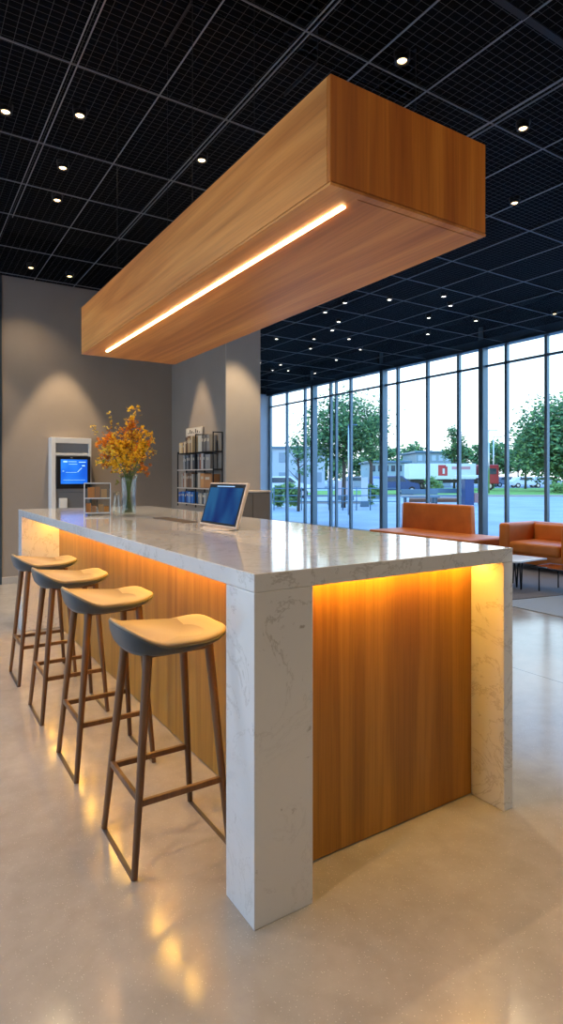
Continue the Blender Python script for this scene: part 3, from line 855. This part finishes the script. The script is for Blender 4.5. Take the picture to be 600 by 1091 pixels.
# added fill lights outside the picture, over the near floor, and the wall washers hidden by the beam
for x, y, e in ((-.6, 1.2, 62), (.5, -.8, 40), (2.4, -.6, 30), (3.9, .2, 40), (-.9, 3.4, 55), (5.6, .8, 30), (-.4, 6.2, 55)):
    place(LW, x, y, 'added warm fill downlight over the near floor, beyond the edge of the picture')
    spot(x, y, CEIL-.06, e, 2.0, WARM, blend=.9)
for x, y, e, s in ((1.82, 7.86, 130, .86), (2.98, 7.30, 130, .70), (3.50, 6.05, 120, .95), (.75, 7.75, 30, 1.1)):
    if (x, y) != (1.82, 7.86): place(LW, x, y, 'wall-washing downlight near the grey walls, hidden behind the oak beam')
    spot(x, y, CEIL-.06, e, s, WARM, blend=.35)
# two added spotlights behind and beside the viewer, brightening the beam's end and side
for x, y, aim, e, s, lb in ((2.0, -1.9, (1.5, 1.47, 2.46), 42, .42, 'added unseen warm spotlight brightening the end of the oak beam, behind the viewer'),
                        (-1.7, 2.6, (1.12, 2.7, 2.46), 42, .95, 'added unseen warm spotlight brightening the long side of the oak beam')):
    place(LW, x, y, lb)
    spot(x, y, CEIL-.06, e, s, (1, .66, .34), aim=aim, blend=.7)
for r in (LW, LN):
    for c in list(r.children): bpy.data.objects.remove(c)
    bpy.data.objects.remove(r)

# ------------------------------------------------------------------ outside
def ext(px, d):
    u = (px-300)/F
    return d*(math.sin(YAW)+u*math.cos(YAW)), d*(math.cos(YAW)-u*math.sin(YAW))
def zat(py, d): return H+(HOR-py)*d/F
pave = mat('blue_grey_paving', (.30, .34, .37), .6)
N, L, b = nodes(pave); v = texco(pave)
L.new(ramp(pave, noise(pave, v, .5, 5), [(.3, (.25, .29, .33)), (.7, (.38, .42, .45))]), b.inputs['Base Color'])
def gz(px, d):
    return .02 if (43 <= d <= 74 and px >= 400) or (46 <= d <= 60 and px < 395) else -.02
grass = mat('lawn_green', (.13, .26, .03), .9)
N, L, b = nodes(grass); v = texco(grass)
L.new(ramp(grass, noise(grass, v, 1.5, 6), [(.3, (.13, .27, .03)), (.7, (.24, .42, .06))]), b.inputs['Base Color'])
asphalt = mat('asphalt', (.16, .18, .2), .7)
curb_m = mat('curb_stone', (.40, .34, .29), .8)
mulch = mat('red_brown_mulch', (.2, .08, .04), .9)
bm = nb(); prism(bm, [(9.95, -60), (240, -60), (240, 240), (-60, 240), (-60, 17.5), (9.95, 16.3)], -.25, -.02)
tag(obj('trim_4', bm, pave), kind='structure')
bm = nb(); box(bm, -60, XL-.25, -60, 17.4, -.25, -.02); tag(obj('trim_5', bm, pave), kind='structure')
def strip(name, a, b_, d0, d1, z, m, lbl=None, cat=None, kind=None):
    bm = nb(); prism(bm, [ext(a, d0), ext(b_, d0), ext(b_, d1), ext(a, d1)], -.02, z)
    return tag(obj(name, bm, m), lbl, cat, kind=kind)
strip('lawn', 400, 900, 43, 74, .02, grass, 'bright green lawn beyond the plaza', 'grass', 'stuff')
strip('lawn', 250, 395, 46, 60, .02, grass, 'green verge behind the street trees at the left', 'grass', 'stuff')
strip('road', 100, 900, 76, 90, 0, asphalt, kind='structure')
strip('curb', 280, 385, 31.2, 31.7, .12, curb_m, 'long low stone curb across the plaza', 'curb')
strip('curb', 300, 900, 42.2, 42.8, .10, curb_m, 'stone edging in front of the green lawn', 'curb')
strip('planting_bed', 436, 492, 33, 36, .15, mulch, 'low bed of red-brown mulch behind the daybed', 'planting bed')

bark = mat('tree_bark', (.10, .07, .05), .9)
leafs = [mat('leaf_dark', (.045, .11, .035), .8), mat('leaf_mid', (.09, .19, .055), .8), mat('leaf_bright', (.19, .31, .08), .8)]
def crown_mesh(bm, c, rx, rz, n, size, rnd, shape='round'):
    clumps = []
    for _ in range(max(14, n//110)):
        while True:
            p = Vector((rnd.uniform(-1, 1), rnd.uniform(-1, 1), rnd.uniform(-1, 1)))
            if p.length < 1: break
        if shape == 'cone':
            f_ = 1-(p.z+1)/2*.72; p.x *= f_; p.y *= f_
        clumps.append(Vector((c[0]+p.x*rx*.85, c[1]+p.y*rx*.85, c[2]+p.z*rz*.85)))
    for k in range(n):
        q = rnd.choice(clumps)
        s = rx*.20
        o_ = q+Vector((rnd.gauss(0, s), rnd.gauss(0, s), rnd.gauss(0, s*.8)))
        d = Vector((rnd.gauss(0, 1), rnd.gauss(0, 1), rnd.gauss(0, .7))).normalized()
        e = d.orthogonal().normalized()
        w = size*rnd.uniform(.6, 1.2)
        fc = bm.faces.new([bm.verts.new(o_), bm.verts.new(o_+d*w*.6+e*w*.4), bm.verts.new(o_+d*w*1.3), bm.verts.new(o_+d*w*.6-e*w*.4)])
        fc.material_index = rnd.choice((0, 1, 1, 2))
def tree(px, d, top, bot, wpx, label, n=3000, shape='round', seed=1, mats_=None, grp='trees outside the windows', size=None, cat='tree'):
    """px, top, bot, wpx measured in the photograph; d is the distance"""
    x, y = ext(px, d); zt = zat(top, d); zb = max(.3, zat(bot, d)); rx = wpx*d/F/2
    rnd_ = random.Random(seed)
    g0 = gz(px, d)
    t_ = thing('tree' if cat == 'tree' else 'shrub', (x, y, g0), label, cat, grp)
    bm = nb()
    tr = max(.03, (zt)*.016)
    zc = (zt+zb)/2
    tube(bm, [(x, y, g0+.01), (x+.05, y, zb), (x, y+.06, zc), (x, y, zt*.95)], [tr*1.3, tr, tr*.7, tr*.2], 8)
    for k in range(9):
        a = rnd_.uniform(0, 2*PI); z0 = rnd_.uniform(zb*.9, zc); ln = rx*rnd_.uniform(.5, .9)
        tube(bm, [(x, y, z0), (x+math.cos(a)*ln*.5, y+math.sin(a)*ln*.5, z0+ln*.35), (x+math.cos(a)*ln, y+math.sin(a)*ln, z0+ln*.8)], [tr*.5, tr*.3, tr*.1], 5)
    obj('trunk', bm, bark, t_, smooth=True)
    bm = nb(); crown_mesh(bm, (x, y, zc), rx, (zt-zb)/2, n, size or rx*.10, rnd_, shape)
    for v in bm.verts: v.co.z = max(v.co.z, g0+.06)
    obj('crown', bm, None, t_, mats=mats_ or leafs)
tree(366, 27, 418, 498, 92, 'leafy street tree with a broad crown left of the wide window column', 11000, seed=2, size=.13)
tree(318, 24, 462, 508, 36, 'thin sparse young tree at the left end of the window wall', 700, seed=3, size=.11)
tree(395, 40, 425, 495, 34, 'tree just behind the broad-crowned street tree', 2500, seed=13, size=.2)
tree(592, 57, 426, 508, 112, 'large dark conical tree at the right edge of the photo', 14000, 'cone', seed=4, size=.33)
tree(560, 68, 455, 508, 36, 'smaller dark tree just left of the large conical one', 3000, 'cone', seed=5, size=.3)
tree(484, 69, 452, 500, 34, 'slender green tree rising behind the parked truck', 2000, 'cone', seed=6, size=.26)
tree(735, 52, 420, 508, 80, 'dark tree beyond the right edge of the photo', 3000, 'cone', seed=8, size=.3)
bgs = [(250, 474, 40), (278, 478, 36), (300, 488, 34), (325, 478, 34), (352, 484, 36), (380, 480, 34), (412, 474, 34), (438, 470, 34), (452, 478, 30), (470, 482, 30), (492, 474, 34), (512, 468, 30), (530, 464, 34), (552, 466, 38), (574, 472, 34), (600, 466, 40), (630, 468, 44), (670, 464, 50)]
for k, (px, tp, w) in enumerate(bgs):
    tree(px, 101+(k % 3)*9, tp, 512, w, 'distant green tree in the belt beyond the road', 1300, seed=20+k, size=.62, grp='distant belt of trees')
def shrub(px, d, top, wpx, label, seed):
    x, y = ext(px, d); zt = zat(top, d); rx = wpx*d/F/2
    bm = nb(); crown_mesh(bm, (x, y, zt/2), rx, zt/2, 900, .16, random.Random(seed))
    for v in bm.verts: v.co.z = max(v.co.z, gz(px, d))
    tag(obj('shrub', bm, None, mats=[leafs[1], leafs[2], mat('leaf_yellow_%d' % seed, (.24, .36, .07), .8)]), label, 'shrub', 'low shrubs on the plaza')
shrub(296, 27, 512, 14, 'bright green low shrub at the far left of the window wall', 41)
shrub(310, 26, 512, 14, 'bright green low shrub beside the leftmost one', 42)
shrub(395, 30, 515, 16, 'bright green shrub next to the white sign post', 43)
shrub(462, 46, 508, 22, 'pale green shrub in front of the parked truck', 44)
shrub(598, 50, 513, 24, 'rounded hedge on the lawn at the right edge', 45)

def frame_at(px, d, yaw=0):
    x, y = ext(px, d)
    return Matrix.Translation((x, y, gz(px, d))) @ Matrix.Rotation(-YAW+yaw, 4, 'Z')
def wbox(name, M, x0, x1, y0, y1, z0, z1, m, parent, bev=.03, taper=None):
    bm = nb(); vs_ = box(bm, x0, x1, y0, y1, z0, z1, bev, 2)
    if taper: taper(bm)
    bmesh.ops.transform(bm, matrix=M, verts=bm.verts)
    return obj(name, bm, m, parent)
def wheel(M, x, y, r, w, parent):
    bm = nb(); cyl(bm, (x, y-w/2, r), (x, y+w/2, r), r, r, 20)
    bmesh.ops.transform(bm, matrix=M, verts=bm.verts)
    wo = obj('wheel', bm, black_m, parent, smooth=True, auto=.7)
    bm = nb(); cyl(bm, (x, y-w/2-.02, r), (x, y-w/2, r), r*.5, r*.55, 14); bmesh.ops.transform(bm, matrix=M, verts=bm.verts)
    obj('hub', bm, steel, wo)
red = mat('red_paint', (.55, .045, .05), .35); white_v = mat('white_vehicle_paint', (.72, .76, .8), .35)
tint = mat('tinted_window', (.03, .06, .08), .1); navy = mat('navy_paint', (.02, .06, .17), .3)
# truck: long white trailer, red cab to the right
M = frame_at(478, 62)
x, y = ext(478, 62)
tk = thing('truck', (x, y, .02), 'white trailer truck with a red cab parked beyond the plaza', 'truck')
wbox('trailer', M, -4.4, 2.5, -1.2, 1.2, 1.15, 2.75, white_v, tk)
wbox('chassis', M, -4.2, 4.6, -.9, .9, .75, 1.13, black_m, tk)
wbox('cab', M, 2.85, 4.9, -1.15, 1.15, .65, 2.65, red, tk, .12)
wbox('windscreen', M, 4.86, 4.93, -.95, .95, 1.6, 2.35, tint, tk, .01)
wbox('side_window', M, 3.6, 4.6, -1.17, -1.14, 1.65, 2.25, tint, tk, .01)
lg = nb()
for x0, x1, z0, z1 in ((-1.4, -.95, 1.5, 2.6), (-.95, -.6, 2.25, 2.6), (-.72, -.45, 1.5, 2.45), (-.95, -.7, 1.5, 1.7)):
    box(lg, x0, x1, -1.22, -1.2, z0, z1)
bmesh.ops.transform(lg, matrix=M, verts=lg.verts); obj('red_emblem', lg, red, tk)
lg = nb(); box(lg, .0, 1.9, -1.22, -1.2, 2.15, 2.45); bmesh.ops.transform(lg, matrix=M, verts=lg.verts); obj('pink_band', lg, mat('pink_band', (.6, .28, .33), .5), tk)
for x_ in (-3.6, -2.5, 1.6, 3.9): wheel(M, x_, -.95, .45, .3, tk)
for x_ in (-3.6, -2.5, 1.6, 3.9): wheel(M, x_, .95, .45, .3, tk)
# cars
def car(px, d, m, label, yaw=0, L_=4.2):
    M = frame_at(px, d, yaw); x, y = ext(px, d)
    c = thing('car', (x, y, gz(px, d)), label, 'car', 'parked cars')
    bm = nb()
    prof = [(-L_/2, .35), (-L_/2, .85), (-L_*.42, .98), (-L_*.3, 1.42), (L_*.12, 1.46), (L_*.27, 1.0), (L_*.48, .85), (L_/2, .6), (L_/2, .35)]
    a = [bm.verts.new((p[0], -.85, p[1])) for p in prof]; b2 = [bm.verts.new((p[0], .85, p[1])) for p in prof]
    bm.faces.new(a); bm.faces.new(b2[::-1])
    for i in range(len(prof)): bm.faces.new((a[i], b2[i], b2[(i+1) % len(prof)], a[(i+1) % len(prof)]))
    bmesh.ops.recalc_face_normals(bm, faces=bm.faces)
    bmesh.ops.bevel(bm, geom=list(bm.edges), offset=.06, segments=2, affect='EDGES')
    bmesh.ops.transform(bm, matrix=M, verts=bm.verts); obj('body', bm, m, c, smooth=True, auto=.6)
    bm = nb()
    for s in (-1, 1):
        prism(bm, [(-L_*.27, 1.02), (L_*.2, 1.02), (L_*.1, 1.36), (-L_*.22, 1.36)], s*.86-.01, s*.86+.01)
    for v in bm.verts: v.co = Vector((v.co.x, v.co.z, v.co.y))
    bmesh.ops.transform(bm, matrix=M, verts=bm.verts); obj('side_windows', bm, tint, c)
    for x_ in (-L_*.31, L_*.31):
        for s in (-1, 1): wheel(M, x_, s*.78, .32, .2, c)
car(417, 46, navy, 'dark blue car parked left of the white trailer', .35)
car(300, 40, white_v, 'pale car parked at the far left beyond the shrubs', .2)
car(380, 62, mat('grey_car_paint', (.25, .3, .35), .35), 'grey car parked under the leafy street tree', 0)
car(560, 78, white_v, 'white van-like car far off beyond the lawn', 0)
car(580, 80, mat('silver_paint', (.4, .45, .5), .3), 'silver car far off beside the conical tree', 0)
car(540, 84, mat('slate_car_paint', (.14, .18, .24), .3), 'slate blue car far off beyond the lawn, left of the white one', 0)
# blue kiosk booth and red crates right of the mullion
M = frame_at(499, 30); x, y = ext(499, 30)
kb = thing('ticket_booth', (x, y, -.02), 'narrow navy booth with a pale roof standing on the plaza', 'booth')
wbox('cabin', M, -.25, .2, -.3, .3, 0, 1.3, navy, kb, .01)
wbox('roof', M, -.6, .75, -.4, .4, 1.36, 1.5, white_v, kb, .02)
wbox('post', M, .5, .58, -.05, .05, 0, 1.36, alu, kb, .005)
wbox('post', M, -.5, -.44, -.05, .05, 0, 1.36, alu, kb, .005)
wbox('pink_panel', M, .28, .48, -.1, .0, .1, .6, mat('dusty_pink', (.42, .22, .2), .6), kb, .005)
# white sign posts / bollards
def signpost(px, d, top, w, label, m=white_v):
    M = frame_at(px, d); x, y = ext(px, d); zt = zat(top, d)
    s = thing('sign_post', (x, y, -.02), label, 'sign', 'sign panels on the plaza')
    wbox('panel', M, -w/2, w/2, -.06, .06, .25, zt, m, s, .01)
    wbox('base', M, -w/2-.05, w/2+.05, -.12, .12, 0, .25, alu, s, .01)
signpost(388.5, 28, 508, .3, 'upright white sign panel under the street tree')
signpost(368, 36, 512, .95, 'wide pale pink sign board left of the upright white one', mat('pale_pink_board', (.55, .45, .45), .6))
signpost(404, 38, 510, .7, 'pale blue sign board right of the upright white one', mat('pale_blue_board', (.42, .52, .62), .6))
# lamp posts
def lamp(px, d, top, label):
    x, y = ext(px, d); zt = zat(top, d)
    l = thing('lamp_post', (x, y, gz(px, d)), label, 'lamp post')
    bm = nb(); tube(bm, [(x, y, gz(px, d)), (x, y, zt)], [.0012*d+.01, .0009*d], 10); obj('pole', bm, steel, l, smooth=True)
    bm = nb(); M = frame_at(px, d); k_ = d/60; box(bm, -.05*k_, .9*k_, -.08*k_, .08*k_, zt-.02, zt+.05*k_, .005); bmesh.ops.transform(bm, matrix=M, verts=bm.verts); obj('lamp_head', bm, alu, l)
lamp(521, 50, 459, 'tall grey lamp post beyond the wide window column')
lamp(371.5, 22, 452, 'slim pale post close to the glass in front of the street tree')
lamp(350, 30, 474, 'slim lamp post standing left of the street tree')
lamp(526, 70, 466, 'second tall lamp post just right of the first one')
# fence rail and benches
fr_ = thing('guard_rail', (*ext(350, 25), -.02), 'low metal guard rail across the plaza at the left', 'railing')
for zz in (.35, .6, .9):
    bm = nb(); a = ext(292, 25); b3 = ext(424, 25); tube(bm, [(*a, zz), (*b3, zz)], .02, 6); obj('rail', bm, alu, fr_, smooth=True)
for k in range(10):
    p = ext(292+k*132/9, 25); bm = nb(); tube(bm, [(*p, -.02), (*p, .95)], .022, 6); obj('post', bm, alu, fr_, smooth=True)
def bench(px, d, label):
    M = frame_at(px, d); x, y = ext(px, d)
    b_ = thing('outdoor_bench', (x, y, -.02), label, 'bench', 'benches on the plaza')
    wbox('seat', M, -.9, .9, -.22, .22, .4, .46, alu, b_, .01)
    wbox('backrest', M, -.9, .9, .2, .25, .55, .8, alu, b_, .01)
    for s in (-.75, .75): wbox('leg', M, s-.04, s+.04, -.2, .2, 0, .4, alu_dark, b_, .005)
bench(448, 29, 'blue-grey outdoor bench behind the daybed'); bench(476, 31, 'blue-grey outdoor bench right of the other, near the mulch bed')
# outdoor lounge chair beyond the glass
M = frame_at(588, 12.2); 
x, y = 10.95, 5.9
oc = thing('outdoor_sofa', (x, y, -.02), 'grey-green sofa with an orange end outside the glass', 'sofa')
P('backrest', 11.3, 11.45, 4.4, 6.30, .1, .70, .04, oc, sage)
P('seat', 10.6, 11.35, 4.4, 6.25, .1, .40, .04, oc, sage)
bm = nb(); cushion(bm, 10.75, 11.5, 6.30, 6.45, .02, .76, .04); 
for v in bm.verts:
    if v.co.z > .4: v.co.x += -.0+.05*(v.co.x < 11)
obj('orange_arm', bm, leather, oc, smooth=True)
for x_, y_ in ((10.7, 4.5), (11.35, 4.5), (10.85, 6.38), (11.4, 6.38)):
    bm = nb(); cyl(bm, (x_, y_, -.02), (x_, y_, .12), .02, n=10); obj('leg', bm, black_metal, oc)
# buildings
def building(px, d, x0, x1, h_, label, m, cols_=6, rows=3, winm=tint):
    M = frame_at(px, d); x, y = ext(px, d)
    b_ = thing('building', (x, y, -.02), label, 'building')
    wbox('walls', M, x0, x1, 0, 10, 0, h_, m, b_, .05)
    wbox('roof', M, x0-.3, x1+.3, -.3, 10.3, h_, h_+.3, alu, b_, .05)
    W = (x1-x0)/cols_; R = h_/rows
    for i in range(cols_):
        for j in range(rows):
            wbox('window', M, x0+W*(i+.2), x0+W*(i+.8), -.06, .02, R*(j+.3), R*(j+.8), winm, b_, .01)
building(300, 75, -7, 5.5, 5.0, 'low pale grey building behind the far left trees', mat('pale_grey_cladding', (.42, .47, .5), .7), 6, 2, mat('grey_glass', (.22, .28, .32), .3))
building(466, 86, -3, 2.0, 4.9, 'glassy grey-green tower block behind the truck', mat('grey_green_cladding', (.26, .34, .35), .5), 5, 3, mat('pale_glass', (.45, .55, .58), .2))
building(432, 84, -5, .6, 3.4, 'flat roofed pale green building left of the glassy block', mat('pale_green_cladding', (.34, .44, .42), .6), 6, 2)

# ------------------------------------------------------------------ sky
w = bpy.data.worlds.new('World'); sc.world = w; w.use_nodes = True
N = w.node_tree.nodes; L = w.node_tree.links
bg = N['Background']
tc = N.new('ShaderNodeTexCoord'); sp_ = N.new('ShaderNodeSeparateXYZ'); L.new(tc.outputs['Generated'], sp_.inputs[0])
cr = N.new('ShaderNodeValToRGB'); L.new(sp_.outputs['Z'], cr.inputs['Fac'])
e = cr.color_ramp.elements
e[0].position = 0; e[0].color = (.98, .95, .92, 1)
e[1].position = 1; e[1].color = (.26, .6, 1.35, 1)
q = e.new(.10); q.color = (.90, .96, 1.0, 1)
q = e.new(.26); q.color = (.66, .86, 1.0, 1)
q = e.new(.45); q.color = (.34, .66, 1.2, 1)
L.new(cr.outputs[0], bg.inputs[0]); bg.inputs[1].default_value = 1.5

# ------------------------------------------------------------------ camera and view
cam = bpy.data.cameras.new('camera'); co = bpy.data.objects.new('camera', cam); COL.objects.link(co)
co.location = (0, 0, H); co.rotation_euler = (PI/2, 0, -YAW)
cam.sensor_fit = 'VERTICAL'; cam.sensor_height = 36
cam.lens = F*36/1091
cam.shift_y = -(HOR-545.5)/1091*-1
cam.shift_y = (HOR-545.5)/1091
cam.clip_start = .05; cam.clip_end = 600
sc.camera = co
sc.view_settings.view_transform = 'Standard'; sc.view_settings.look = 'None'
sc.view_settings.gamma = 1; sc.view_settings.use_curve_mapping = False
sc.view_settings.exposure = 1.0
